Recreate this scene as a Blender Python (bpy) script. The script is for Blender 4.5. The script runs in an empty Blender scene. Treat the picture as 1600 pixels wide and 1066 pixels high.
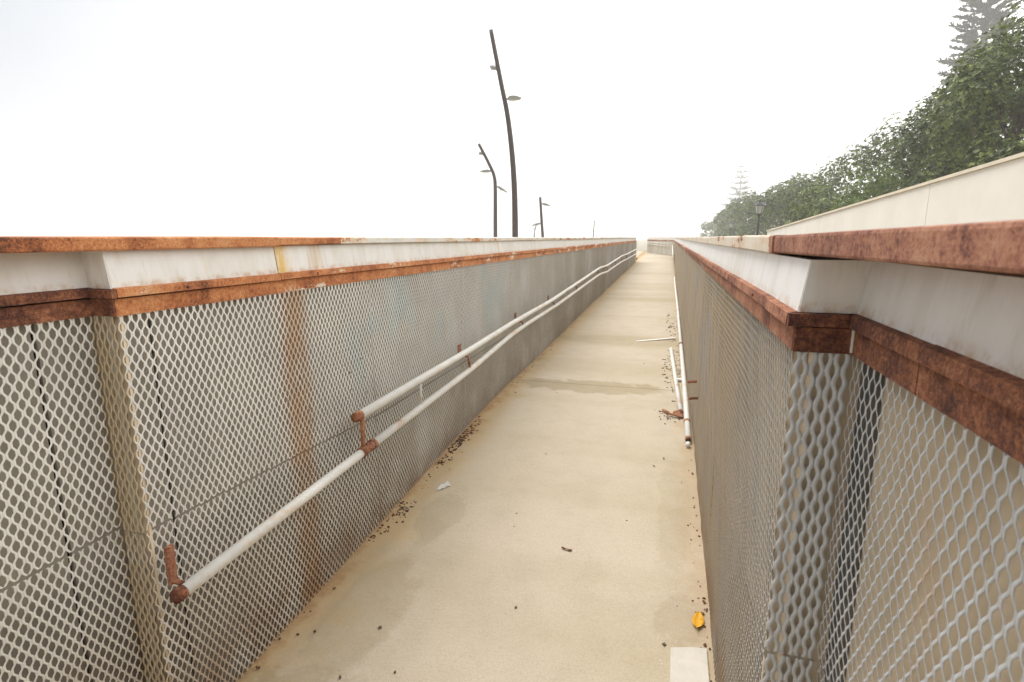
import bpy, math, random
import numpy as np
from mathutils import Vector, Matrix
R = math.radians
random.seed(7); rng = np.random.default_rng(7)
S = bpy.context.scene
col = S.collection

# ------------------------------------------------------------------ camera
EYE = 1.55
cd = bpy.data.cameras.new('camera'); cam = bpy.data.objects.new('camera', cd); col.objects.link(cam)
cam.location = (0, 0, EYE); cam.rotation_euler = (R(90 - 10.79), 0, R(15.87))
cd.sensor_width = 36; cd.lens = 19.125; cd.clip_start = .02; cd.clip_end = 3000
cd.dof.use_dof = True; cd.dof.focus_distance = 2.6; cd.dof.aperture_fstop = 9
S.camera = cam

# ------------------------------------------------------------------ sky and sun
SUN_EL, SUN_AZ = 66, -62          # azimuth measured from +Y towards +X
W = bpy.data.worlds.new('World'); S.world = W; W.use_nodes = True
nt = W.node_tree; nt.nodes.clear()
def wn(t, **k):
    n = nt.nodes.new(t)
    for a, b in k.items(): setattr(n, a, b)
    return n
sky = wn('ShaderNodeTexSky', sky_type='NISHITA', sun_disc=False, sun_elevation=R(SUN_EL), sun_rotation=R(SUN_AZ), dust_density=6, air_density=1)
bw = wn('ShaderNodeRGBToBW'); nt.links.new(sky.outputs[0], bw.inputs[0])
# overcast: the sky model's light, evened out and whitened by the cloud layer
tc = wn('ShaderNodeTexCoord')
dot = wn('ShaderNodeVectorMath', operation='DOT_PRODUCT'); nt.links.new(tc.outputs['Generated'], dot.inputs[0])
dot.inputs[1].default_value = (math.sin(R(50)), math.cos(R(50)), 0)
mr = wn('ShaderNodeMapRange'); nt.links.new(dot.outputs['Value'], mr.inputs[0])
mr.inputs[1].default_value = -.35; mr.inputs[2].default_value = 1.05
cm = wn('ShaderNodeMix', data_type='RGBA'); nt.links.new(mr.outputs[0], cm.inputs[0])
cm.inputs[6].default_value = (.160, .192, .240, 1); cm.inputs[7].default_value = (1.30, 1.27, 1.23, 1)
mx = wn('ShaderNodeMix', data_type='RGBA'); mx.inputs[0].default_value = .06
sc_ = wn('ShaderNodeMath', operation='MULTIPLY'); nt.links.new(bw.outputs[0], sc_.inputs[0]); sc_.inputs[1].default_value = .1
nt.links.new(cm.outputs[2], mx.inputs[6]); nt.links.new(sc_.outputs[0], mx.inputs[7])
bg = wn('ShaderNodeBackground'); bg.inputs[1].default_value = 1.0
nt.links.new(mx.outputs[2], bg.inputs[0])
wo = wn('ShaderNodeOutputWorld'); nt.links.new(bg.outputs[0], wo.inputs[0])

sd = bpy.data.lights.new('sun', 'SUN'); sd.energy = 1.5; sd.angle = R(45); sd.color = (1, .98, .95)
sun = bpy.data.objects.new('sun', sd); col.objects.link(sun)
dv = Vector((math.sin(R(SUN_AZ)) * math.cos(R(SUN_EL)), math.cos(R(SUN_AZ)) * math.cos(R(SUN_EL)), math.sin(R(SUN_EL))))
sun.rotation_euler = dv.to_track_quat('Z', 'Y').to_euler()

S.view_settings.view_transform = 'Standard'; S.view_settings.look = 'None'
S.view_settings.exposure = 1.3; S.view_settings.gamma = 1; S.view_settings.use_curve_mapping = False
S.render.engine = 'CYCLES'
S.cycles.use_denoising = True
S.cycles.max_bounces = 8; S.cycles.diffuse_bounces = 4; S.cycles.volume_bounces = 3
S.cycles.use_adaptive_sampling = True; S.cycles.adaptive_threshold = .02

# ------------------------------------------------------------------ material helper
class Mat:
    def __init__(s, name):
        s.m = bpy.data.materials.new(name); s.m.use_nodes = True
        s.nt = s.m.node_tree; s.b = s.nt.nodes['Principled BSDF']
        g = s.nt.nodes.new('ShaderNodeNewGeometry'); s.P = g.outputs['Position']
        x = s.nt.nodes.new('ShaderNodeSeparateXYZ'); s.nt.links.new(s.P, x.inputs[0])
        s.x, s.y, s.z = x.outputs
    def put(s, sock, v):
        if isinstance(v, (int, float)): sock.default_value = v
        elif isinstance(v, (tuple, list)): sock.default_value = (*v, 1) if len(v) == 3 and sock.type == 'RGBA' else v
        else: s.nt.links.new(v, sock)
    def scale(s, v):
        n = s.nt.nodes.new('ShaderNodeVectorMath'); n.operation = 'MULTIPLY'; s.put(n.inputs[0], s.P); n.inputs[1].default_value = v
        return n.outputs[0]
    def noise(s, sc, det=6, ro=.6, vec=None, dist=0):
        n = s.nt.nodes.new('ShaderNodeTexNoise'); s.put(n.inputs['Vector'], vec or s.P)
        n.inputs['Scale'].default_value = sc; n.inputs['Detail'].default_value = det
        n.inputs['Roughness'].default_value = ro; n.inputs['Distortion'].default_value = dist
        return n.outputs['Fac']
    def voro(s, sc, vec=None):
        n = s.nt.nodes.new('ShaderNodeTexVoronoi'); s.put(n.inputs['Vector'], vec or s.P); n.inputs['Scale'].default_value = sc
        return n.outputs['Distance']
    def math(s, op, a, b=0.0):
        n = s.nt.nodes.new('ShaderNodeMath'); n.operation = op; n.use_clamp = False
        s.put(n.inputs[0], a); s.put(n.inputs[1], b); return n.outputs[0]
    def mr(s, v, a, b, c=0.0, d=1.0, smooth=True):
        n = s.nt.nodes.new('ShaderNodeMapRange'); n.interpolation_type = 'SMOOTHSTEP' if smooth else 'LINEAR'
        s.put(n.inputs[0], v)
        for i, q in enumerate((a, b, c, d)): s.put(n.inputs[1 + i], q)
        return n.outputs[0]
    def win(s, v, lo, hi, soft):
        return s.math('MULTIPLY', s.mr(v, lo - soft, lo + soft), s.mr(v, hi - soft, hi + soft, 1, 0))
    def mul(s, *a):
        r = a[0]
        for q in a[1:]: r = s.math('MULTIPLY', r, q)
        return r
    def mix(s, f, a, b, blend='MIX'):
        n = s.nt.nodes.new('ShaderNodeMix'); n.data_type = 'RGBA'; n.blend_type = blend
        s.put(n.inputs[0], f); s.put(n.inputs[6], a); s.put(n.inputs[7], b); return n.outputs[2]
    def ramp(s, f, stops):
        n = s.nt.nodes.new('ShaderNodeValToRGB'); s.put(n.inputs[0], f); e = n.color_ramp.elements
        while len(e) < len(stops): e.new(.5)
        for q, (p, c) in zip(e, stops): q.position = p; q.color = (*c, 1) if len(c) == 3 else c
        return n.outputs[0]
    def done(s, c, rough=.7, bump=None, bs=.3, bd=.005, metal=0.0, spec=.4):
        s.put(s.b.inputs['Base Color'], c); s.put(s.b.inputs['Roughness'], rough); s.put(s.b.inputs['Metallic'], metal)
        s.b.inputs['Specular IOR Level'].default_value = spec
        if bump is not None:
            n = s.nt.nodes.new('ShaderNodeBump'); n.inputs['Strength'].default_value = bs; n.inputs['Distance'].default_value = bd
            s.put(n.inputs['Height'], bump); s.nt.links.new(n.outputs[0], s.b.inputs['Normal'])
        return s.m
    # shared recipes
    def rust(s, warm=0.0, bright=0.0):
        a = s.noise(9, 8, .7); b = s.noise(120, 6, .75); c = s.noise(430, 3, .7)
        big = s.mul(s.math('SUBTRACT', s.noise(2.7, 4, .6), .5), .22)
        v = s.math('ADD', big, s.math('ADD', s.mul(a, .40), s.math('ADD', s.mul(b, .38), s.mul(c, .22))))
        k = s.ramp(v, [(.39, (.045, .020, .016)), (.455, (.14, .052, .030)), (.50, (.29, .105, .048)), (.555, (.42, .19, .088)), (.62, (.50, .31, .18))])
        if bright: k = s.mix(bright, k, s.ramp(v, [(.38, (.10, .036, .018)), (.44, (.31, .105, .040)), (.49, (.50, .185, .068)), (.545, (.60, .27, .105)), (.63, (.66, .42, .24))]))
        pit = s.mr(s.voro(210), .14, .34, 1, 0)
        k = s.mix(s.mul(pit, s.mr(s.noise(17, 4, .6), .40, .58), .75), k, (.05, .022, .018))
        if warm: k = s.mix(warm, k, s.mix(s.mr(v, .42, .56), (.11, .042, .034), (.34, .165, .125)))
        return k, v

def paint_rust(name, cover, paint=(.74, .72, .66), warm=0.0, bright=0.0, yfall=None, drips=True):
    """weathered cream paint peeling off rusty steel; cover = share of rust"""
    s = Mat(name); k, v = s.rust(warm, bright)
    n = s.math('ADD', s.mul(s.noise(5, 7, .65, s.scale((1, .55, 2.2))), .75), s.mul(s.noise(38, 6, .7), .25))
    c = cover
    if yfall: c = s.mr(s.y, yfall[0], yfall[1], cover, yfall[2])
    lo = s.math('SUBTRACT', 1.0, c)
    th = s.mr(lo, 0, 1, .18, .80, False)
    f = s.mr(s.math('SUBTRACT', n, th), -.012, .02)
    halo = s.mr(s.math('SUBTRACT', n, th), -.12, .02)
    p = s.mix(s.mr(s.noise(9, 6, .6), .3, .75), paint, tuple(q * .86 for q in paint))
    p = s.mix(s.mul(halo, .55), p, (.62, .36, .15))
    return s.done(s.mix(f, p, k), s.mr(f, 0, 1, .5, .9), s.math('ADD', s.mul(f, s.math('ADD', v, -.35)), s.mul(s.noise(30, 3), .1)), .6, .003)

def fascia_mat():
    s = Mat('fascia_paint')
    streak = s.noise(16, 5, .6, s.scale((1, 1, .12)))
    c = s.mix(s.mr(streak, .38, .72), (.78, .765, .73), (.70, .675, .62))
    c = s.mix(s.mul(s.mr(s.noise(2.3, 5, .6), .5, .75), .5), c, (.60, .55, .44))
    # yellow rust run under the cap joint on the left, faint runs elsewhere
    left = s.mr(s.x, -.6, -.5, 1, 0)
    st = s.mul(left, s.mr(s.y, 1.712, 1.716), s.mr(s.math('ADD', s.y, s.mul(s.math('SUBTRACT', s.noise(9, 5, .7, s.scale((1, 1, .4))), .5), .22)), 1.715, 1.84, 1, 0), s.mr(s.noise(30, 6, .7, s.scale((1, 1, .3))), .30, .58))
    c = s.mix(s.mul(st, .9), c, (.70, .43, .06))
    c = s.mix(s.mul(s.mr(s.noise(34, 6, .7, s.scale((1, 1, .2))), .52, .74), .35), c, (.48, .42, .32))
    runs = s.mr(s.noise(7, 4, .6, s.scale((1, 1, .05))), .63, .73)
    c = s.mix(s.mul(runs, .5), c, (.55, .36, .14))
    edge = s.mul(s.win(s.z, 1.40, 1.432, .012), s.mr(s.noise(26, 6, .7), .42, .66))
    c = s.mix(s.mul(edge, .7), c, (.50, .30, .13))
    return s.done(c, .42, s.noise(60, 4), .08, .002)

def mesh_mat(name, base, dirt, left):
    s = Mat(name)
    c = s.mix(s.mr(s.noise(3, 5, .6), .35, .7), base, tuple(q * .85 for q in base))
    low = s.mul(s.mr(s.z, .28, .95, 1, 0), s.mr(s.noise(2.6, 5, .6), .25, .65))
    c = s.mix(s.mul(low, .6), c, dirt)
    far = s.mr(s.y, 2.6, 9, 0, .7)
    c = s.mix(s.mul(far, s.mr(s.noise(1.1, 5, .6, s.scale((1, 1, .35))), .25, .7)), c, dirt)
    if not left: c = s.mix(s.mul(s.mr(s.y, 1.08, 2.4, 0, .85), s.mr(s.noise(2.2, 5, .6), .2, .6)), c, (.63, .525, .385))
    # rust running down below the cap joints
    sw = s.mul(s.math('SUBTRACT', s.noise(4, 3, .5), .5), .12)
    yy = s.math('ADD', s.y, sw)
    st = s.mul(s.win(yy, 1.73, 1.86, .045), s.mr(s.noise(9, 5, .65, s.scale((1, 1, .4))), .30, .55))
    if not left: st = s.mul(s.win(yy, .70, .75, .03), s.mr(s.noise(9, 5, .65), .4, .6))
    c = s.mix(s.mul(st, .62), c, (.48, .27, .11))
    runs = s.mr(s.noise(2.2, 4, .6, s.scale((1, 1, .06))), .60, .70)
    c = s.mix(s.mul(runs, .55), c, (.42, .26, .12))
    if left:
        c = s.mix(s.mul(s.win(s.y, 1.066, 1.086, .003), s.mr(s.noise(6, 5, .6), .2, .5, .55, .95)), c, (.52, .42, .27))
    if left:   # washed-out pale blue spray paint
        g = s.mul(s.win(s.y, 2.05, 4.6, .4), s.mr(s.z, .72, .98), s.mr(s.noise(2.6, 4, .55, s.scale((1, 1, .8))), .49, .62))
        c = s.mix(s.mul(g, .75), c, (.62, .73, .74))
        wp = s.mul(s.win(s.y, 1.9, 6.5, .5), s.mr(s.noise(1.7, 5, .6, s.scale((1, 1.2, .5))), .50, .62))
        c = s.mix(s.mul(wp, .7), c, (.82, .81, .77))
        bk = s.mul(s.win(s.y, 1.5, 2.9, .2), s.win(s.z, .75, 1.15, .1), s.mr(s.noise(30, 2, .5), .70, .72), s.mr(s.noise(5, 2), .5, .55))
        c = s.mix(bk, c, (.03, .03, .035))
    fr = s.mul(s.mr(s.noise(48, 4, .6), .66, .72), s.mr(s.noise(3.1, 3, .6), .48, .62))
    c = s.mix(s.mul(fr, .8), c, (.26, .11, .05))
    base_r = s.mul(s.mr(s.z, .08, .30, 1, 0), s.mr(s.noise(5, 5, .6), .35, .6))
    c = s.mix(s.mul(base_r, .6), c, (.38, .21, .10))
    return s.done(c, .55, s.noise(300, 2), .1, .001)

def board_mat(name, a, b, left):
    s = Mat(name)
    c = s.mix(s.mr(s.noise(18, 5, .6, s.scale((1, 1, .07))), .3, .7), a, b)
    c = s.mix(s.mul(s.mr(s.noise(2, 5, .6), .45, .7), .3), c, tuple(q * .6 for q in a))
    if left: c = s.mix(s.mul(s.win(s.y, 1.9, 6.5, .5), s.mr(s.noise(1.7, 5, .6, s.scale((1, 1.2, .5))), .48, .62), .6), c, (.50, .50, .47))
    if left: c = s.mix(s.mul(s.win(s.y, 1.72, 1.88, .05), .7), c, (.32, .17, .07))
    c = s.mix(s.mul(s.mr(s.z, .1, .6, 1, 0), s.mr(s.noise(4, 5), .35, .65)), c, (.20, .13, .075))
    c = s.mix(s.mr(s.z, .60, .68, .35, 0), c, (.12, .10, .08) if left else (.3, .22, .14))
    return s.done(c, .85)

def concrete_mat():
    s = Mat('sandy_concrete')
    big = s.noise(.9, 6, .6); mid = s.noise(6, 8, .65); fine = s.noise(90, 5, .7)
    c = s.mix(s.mr(big, .35, .65), (.525, .44, .325), (.48, .40, .28))
    c = s.mix(s.mul(s.mr(mid, .42, .72), .45), c, (.40, .335, .24))
    c = s.mix(s.mul(s.mr(fine, .38, .62), .35), c, (.60, .535, .43))
    f2 = s.noise(260, 3, .7); c = s.mix(s.mul(s.mr(f2, .50, .64), .5), c, (.29, .235, .165))
    # brushed finish across the ramp
    br = s.noise(150, 3, .5, s.scale((.10, 1, 1)))
    c = s.mix(s.mul(s.mr(br, .4, .7), .10), c, (.36, .30, .21))
    wob = s.mul(s.math('SUBTRACT', s.noise(5, 10, .72), .5), .5)
    xl = s.math('ADD', s.x, wob)
    # blown sand and rusty wash along the foot of the walls
    inr = s.mr(s.x, -1.62, -1.50); eL = s.mul(s.mr(xl, -1.40, -1.08, 1, 0), inr); eR = s.mr(xl, .06, .26)
    c = s.mix(s.mul(eL, .85), c, (.50, .345, .16))
    c = s.mix(s.mul(s.mr(xl, -1.42, -1.32, 1, 0), inr, .7), c, (.34, .19, .08))
    c = s.mix(s.mul(eR, .6), c, (.41, .285, .155))
    # damp stains
    def blob(cx, cy, rx, ry, st, c, k=(.27, .205, .10)):
        dx = s.math('DIVIDE', s.math('SUBTRACT', s.math('ADD', s.x, s.mul(wob, .5)), cx), rx)
        dy = s.math('DIVIDE', s.math('SUBTRACT', s.math('ADD', s.y, wob), cy), ry)
        d = s.math('ADD', s.mul(dx, dx), s.mul(dy, dy))
        return s.mix(s.mul(s.mr(d, .55, 1.05, 1, 0), st), c, k)
    c = blob(-1.13, 1.78, .17, .40, .34, c, (.30, .225, .11)); c = blob(-1.20, 1.35, .30, .12, .3, c)
    c = blob(-1.12, 2.5, .12, .3, .28, c); c = blob(.13, 2.05, .11, .16, .28, c, (.27, .20, .12))
    c = blob(-.65, 4.92, .75, .22, .55, c); c = blob(.10, 2.9, .10, .6, .2, c)
    c = blob(-.5, 7.2, 1.0, .35, .28, c); c = blob(-.2, 11.6, 1.3, .4, .25, c)
    # bands across the ramp where water dries
    bands = s.noise(.85, 4, .55, s.scale((.12, 1, 1)))
    c = s.mix(s.mul(s.mr(bands, .48, .62), .34), c, (.36, .285, .165))
    # specks
    sp = s.mr(s.voro(26), .035, .06, 1, 0); pick = s.mr(s.noise(9, 2), .56, .60)
    c = s.mix(s.mul(sp, pick, .8), c, (.12, .09, .06))
    ws = s.mr(s.voro(19, s.scale((1, 1.1, 1.3))), .03, .05, 1, 0)
    c = s.mix(s.mul(ws, s.mr(s.noise(7, 2), .57, .6), .8), c, (.75, .72, .62))
    h = s.math('ADD', s.mul(fine, .5), s.math('ADD', s.mul(mid, .6), s.mul(br, .25)))
    return s.done(c, s.mr(mid, .3, .7, .75, .92), h, .25, .004)

def plain(name, c, rough=.6, var=.2, sc=12, metal=0.0, bs=.2):
    s = Mat(name); n = s.noise(sc, 6, .65)
    return s.done(s.mix(s.mr(n, .3, .7), c, tuple(q * (1 - var) for q in c)), rough, s.noise(sc * 5, 4), bs, .003, metal)

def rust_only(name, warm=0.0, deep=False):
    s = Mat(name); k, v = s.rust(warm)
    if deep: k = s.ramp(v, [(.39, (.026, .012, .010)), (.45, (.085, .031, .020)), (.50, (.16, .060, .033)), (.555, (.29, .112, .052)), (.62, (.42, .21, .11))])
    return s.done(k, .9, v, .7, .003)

def leaf_mat(name, dark, light, tip, trans=.25):
    s = Mat(name)
    rnd = s.noise(1.6, 3, .6); r2 = s.noise(3.2, 4, .7)
    c = s.mix(s.mr(rnd, .38, .62), dark, light)
    c = s.mix(s.mr(r2, .50, .66, 0, .9), c, tip)
    s.b.inputs['Specular IOR Level'].default_value = .35
    m = s.done(c, .5)
    t = s.nt.nodes.new('ShaderNodeBsdfTranslucent'); s.put(t.inputs[0], s.mix(.5, c, tip))
    x = s.nt.nodes.new('ShaderNodeMixShader'); x.inputs[0].default_value = trans
    o = [n for n in s.nt.nodes if n.type == 'OUTPUT_MATERIAL'][0]
    s.nt.links.new(s.b.outputs[0], x.inputs[1]); s.nt.links.new(t.outputs[0], x.inputs[2]); s.nt.links.new(x.outputs[0], o.inputs[0])
    return m

MAT = dict(
    cap_l=paint_rust('cap_left', .88, bright=.85, yfall=(1.55, 2.3, .40)),
    cap_r=paint_rust('cap_right', .97, paint=(.70, .62, .50), warm=.45, yfall=(1.3, 1.42, .36)),
    trim_l=paint_rust('trim_left', .62, bright=.9, yfall=(3.0, 8.0, .58)),
    trim_d=rust_only('rust_dark', deep=True),  # darker rust ramp for the recessed near trims and the fold returns
    trim_r=paint_rust('trim_right', .86, warm=.35, bright=.3, yfall=(2.0, 9.0, .58)),
    fascia=fascia_mat(),
    mesh_l=mesh_mat('mesh_cream', (.80, .78, .72), (.40, .335, .24), True),
    mesh_r=mesh_mat('mesh_grey', (.53, .53, .52), (.50, .42, .30), False),
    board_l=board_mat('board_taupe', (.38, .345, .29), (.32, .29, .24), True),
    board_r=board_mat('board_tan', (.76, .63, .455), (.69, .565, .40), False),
    concrete=concrete_mat(), rust=rust_only('rust'), rustw=rust_only('rust_warm', .3),
    pipe=paint_rust('pipe_paint', .27, paint=(.75, .73, .67)),
    cream=plain('cream_render', (.87, .81, .71), .8, .07, 3),
    coping=plain('cream_coping', (.78, .68, .52), .7, .12, 6),
    skin=plain('outer_cladding', (.6, .57, .5), .7),
    post=plain('post_grey', (.17, .165, .155), .6, .3),
    dark=plain('dark_void', (.03, .028, .025), .9),
    pole=plain('pole_brown', (.085, .06, .052), .5, .3, 6),
    lampgrey=plain('lamp_grey', (.34, .35, .33), .4, .15),
    lampglass=plain('lamp_glass', (.55, .56, .52), .2, .05),
    black=plain('lantern_black', (.03, .03, .03), .4),
    bark=plain('bark', (.16, .125, .095), .9, .4, 9, bs=.6),
    ground=plain('ground_sand', (.36, .31, .22), .9, .3, 1.2),
)
MAT['leafA'] = leaf_mat('leaf_olive', (.038, .062, .016), (.155, .205, .045), (.38, .43, .11), .15)
MAT['leafB'] = leaf_mat('leaf_deep', (.030, .050, .016), (.125, .17, .042), (.30, .35, .095), .15)
MAT['leafC'] = leaf_mat('leaf_bright', (.085, .135, .035), (.15, .215, .052), (.25, .31, .08), .35)
MAT['needle'] = leaf_mat('needle', (.030, .048, .026), (.05, .072, .036), (.07, .09, .045), .2)

# ------------------------------------------------------------------ mesh helpers
def mesh_obj(name, v, f, mat, parent=None, smooth=False):
    me = bpy.data.meshes.new(name); me.from_pydata([tuple(q) for q in v], [], f); me.update()
    if smooth: me.polygons.foreach_set('use_smooth', [True] * len(me.polygons))
    me.materials.append(mat)
    o = bpy.data.objects.new(name, me); col.objects.link(o); o.parent = parent
    return o
def fast_mesh(name, v, quads, mat):
    me = bpy.data.meshes.new(name); v = np.asarray(v, np.float32); q = np.asarray(quads, np.int32)
    me.vertices.add(len(v)); me.vertices.foreach_set('co', v.ravel())
    k = q.shape[1]
    me.loops.add(q.size); me.loops.foreach_set('vertex_index', q.ravel())
    me.polygons.add(len(q)); me.polygons.foreach_set('loop_start', np.arange(0, q.size, k, dtype=np.int32))
    me.polygons.foreach_set('loop_total', np.full(len(q), k, np.int32))
    me.update(calc_edges=True); me.materials.append(mat); return me
def link(name, me, parent=None, loc=(0, 0, 0)):
    o = bpy.data.objects.new(name, me); col.objects.link(o); o.parent = parent; o.location = loc; return o
def tag(o, label, cat=None, group=None, kind=None):
    if label: o['label'] = label
    if cat: o['category'] = cat
    if group: o['group'] = group
    if kind: o['kind'] = kind
    return o
def empty(name, loc=(0, 0, 0), rz=0):
    o = bpy.data.objects.new(name, None); col.objects.link(o); o.location = loc; o.rotation_euler = (0, 0, rz)
    o.empty_display_size = .1; return o
def box(name, a, b, mat, parent=None, bev=0):
    x0, y0, z0 = a; x1, y1, z1 = b
    v = [(x0, y0, z0), (x1, y0, z0), (x1, y1, z0), (x0, y1, z0), (x0, y0, z1), (x1, y0, z1), (x1, y1, z1), (x0, y1, z1)]
    f = [(0, 3, 2, 1), (4, 5, 6, 7), (0, 1, 5, 4), (1, 2, 6, 5), (2, 3, 7, 6), (3, 0, 4, 7)]
    o = mesh_obj(name, v, f, mat, parent)
    if bev:
        m = o.modifiers.new('bevel', 'BEVEL'); m.width = bev; m.segments = 2
    return o
def prism(name, prof, y0, y1, mat, parent=None, jit=0, step=.25, tilt=0):
    """closed profile of (x, z) points swept along y; small dents from jit"""
    n = max(1, int((y1 - y0) / step)) if jit else 1
    v = []; f = []; k = len(prof)
    ph = random.random() * 9
    for i in range(n + 1):
        y = y0 + (y1 - y0) * i / n
        dx = jit * math.sin(y * 3.1 + ph) + jit * .7 * math.sin(y * 7.7 + ph * 2); dz = jit * math.sin(y * 2.3 + ph * 3)
        for (x, z) in prof: v.append((x + dx, y, z + dz + tilt * (y1 - y)))
    area = sum(prof[i][0] * prof[(i + 1) % k][1] - prof[(i + 1) % k][0] * prof[i][1] for i in range(k))
    for i in range(n):
        for j in range(k):
            q = (i * k + j, i * k + (j + 1) % k, (i + 1) * k + (j + 1) % k, (i + 1) * k + j)
            f.append(q[::-1] if area < 0 else q)
    c0 = tuple(range(k)); c1 = tuple(n * k + j for j in range(k))
    f += [c0[::-1] if area > 0 else c0, c1 if area > 0 else c1[::-1]]
    f = [t[::-1] for t in f] if area > 0 else f
    return mesh_obj(name, v, f, mat, parent)
def tube(name, pts, rad, mat, parent=None, seg=12, caps=True, hollow=False):
    pts = [Vector(p) for p in pts]; n = len(pts)
    rad = [rad] * n if isinstance(rad, (int, float)) else rad
    v = []; f = []; up = Vector((.13, .07, 1)).normalized()
    for i, p in enumerate(pts):
        t = ((pts[min(i + 1, n - 1)] - pts[max(i - 1, 0)])).normalized()
        u = t.cross(up)
        if u.length < .05: u = t.cross(Vector((1, 0, 0)))
        u.normalize(); w = u.cross(t)
        for k in range(seg):
            a = 2 * math.pi * k / seg; v.append(p + (u * math.cos(a) + w * math.sin(a)) * rad[i])
    for i in range(n - 1):
        for k in range(seg):
            f.append((i * seg + k, i * seg + (k + 1) % seg, (i + 1) * seg + (k + 1) % seg, (i + 1) * seg + k))
    if caps: f += [tuple(range(seg))[::-1], tuple((n - 1) * seg + k for k in range(seg))]
    return mesh_obj(name, v, f, mat, parent, True) if name else (v, f)
def smooth_pts(pts, n=6):
    """Catmull-Rom through the points"""
    P = [Vector(p) for p in pts]; out = []
    for i in range(len(P) - 1):
        a, b, c, d = P[max(i - 1, 0)], P[i], P[i + 1], P[min(i + 2, len(P) - 1)]
        for k in range(n):
            t = k / n
            out.append(.5 * ((2 * b) + (c - a) * t + (2 * a - 5 * b + 4 * c - d) * t * t + (3 * b - 3 * c + d - a) * t ** 3))
    return out + [P[-1]]

# ------------------------------------------------------------------ ground and ramp floor
g = mesh_obj('ground', [(-600, -600, -.35), (600, -600, -.35), (600, 600, -.35), (-600, 600, -.35)], [(0, 1, 2, 3)], MAT['ground'])
tag(g, None, kind='structure')

PROF = [(-2, 0), (1.3, 0), (1.82, .026), (2.54, .072), (3.28, .125), (4.2, .165), (4.97, .185), (6.5, .197), (8.76, .232), (11, .282), (12.3, .288),
        (16.4, .37), (18, .372), (24, .45), (28.6, .60), (34, .68), (48, .72)]
def zf(y):
    for (a, za), (b, zb) in zip(PROF, PROF[1:]):
        if y <= b: return za + (zb - za) * (y - a) / (b - a)
    return PROF[-1][1]
floor = empty('ramp_floor'); tag(floor, None, kind='structure')
joints = [-2, 4.975, 12.3, 19.6, 27.5]
XL, XR = -1.391, .231
for a, b in zip(joints, joints[1:]):
    ys = sorted(set([a + .006, b - .006] + [p for p, _ in PROF if a < p < b] + list(np.arange(a + .3, b - .1, .5)) + ([1.078, 1.079] if a < 1 else [])))
    v = []; f = []; nx = 9
    for y in ys:
        near = y < 1.0785
        xl, xr = (XL - .098, XR + .117) if near else (XL - .020, XR + .020)
        edge = .0012 if (y == ys[0] or y == ys[-1]) else 0
        for i in range(nx):
            x = xl + (xr - xl) * i / (nx - 1)
            v.append((x, y, zf(y) - edge + .0025 * math.sin(x * 2.2 + y * 1.3) + .002 * math.sin(y * 2.9 - x)))
    m = len(ys)
    for i in range(m - 1):
        for j in range(nx - 1): f.append((i * nx + j, i * nx + j + 1, (i + 1) * nx + j + 1, (i + 1) * nx + j))
    # skirts
    base = len(v); rim = [j for j in range(nx)] + [i * nx + nx - 1 for i in range(1, m)] + [(m - 1) * nx + j for j in range(nx - 2, -1, -1)] + [i * nx for i in range(m - 2, 0, -1)]
    v += [(v[q][0], v[q][1], v[q][2] - .12) for q in rim]
    for k in range(len(rim)):
        a_, b_ = rim[k], rim[(k + 1) % len(rim)]; f.append((a_, base + k, base + (k + 1) % len(rim), b_))
    mesh_obj('slab', v, f, MAT['concrete'], floor)
# bed under the joints
prof = [(-2, -.3)] + [(y, zf(y) - .05) for y in (-2, 1.3, 3.28, 4.97, 8.76, 12.3, 18, 24, 27.5)] + [(27.5, -.3)]
v = [(x, y, z) for x in (XL - .02, XR + .02) for (y, z) in prof]; k = len(prof)
mesh_obj('bed', v, [tuple(range(k)), tuple(range(2 * k - 1, k - 1, -1))] + [(i, (i + 1) % k, k + (i + 1) % k, k + i) for i in range(k)], MAT['dark'], floor)
# landing beyond the end of the straight run, turning left
v = [(XL - .02, 27.508, 0), (XR + .3, 27.508, 0), (XR + .3, 29, 0), (-1.0, 36.5, 0), (-6, 52, 0), (-12, 52, 0), (-8, 36, 0), (XL - .02, 25.0, 0)]
v = [(-1.411, 27.508), (.251, 27.508), (.251, 28.8), (-1.05, 34.2), (-6.5, 56), (-11.5, 56), (-6.0, 36), (-2.6, 27.508)]
vv = [(x, y, zf(y)) for x, y in v] + [(x, y, zf(y) - .15) for x, y in v]
mesh_obj('slab', vv, [tuple(range(8)), tuple(range(15, 7, -1))] + [(i, i + 8, (i + 1) % 8 + 8, (i + 1) % 8) for i in range(8)], MAT['concrete'], floor)

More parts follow.
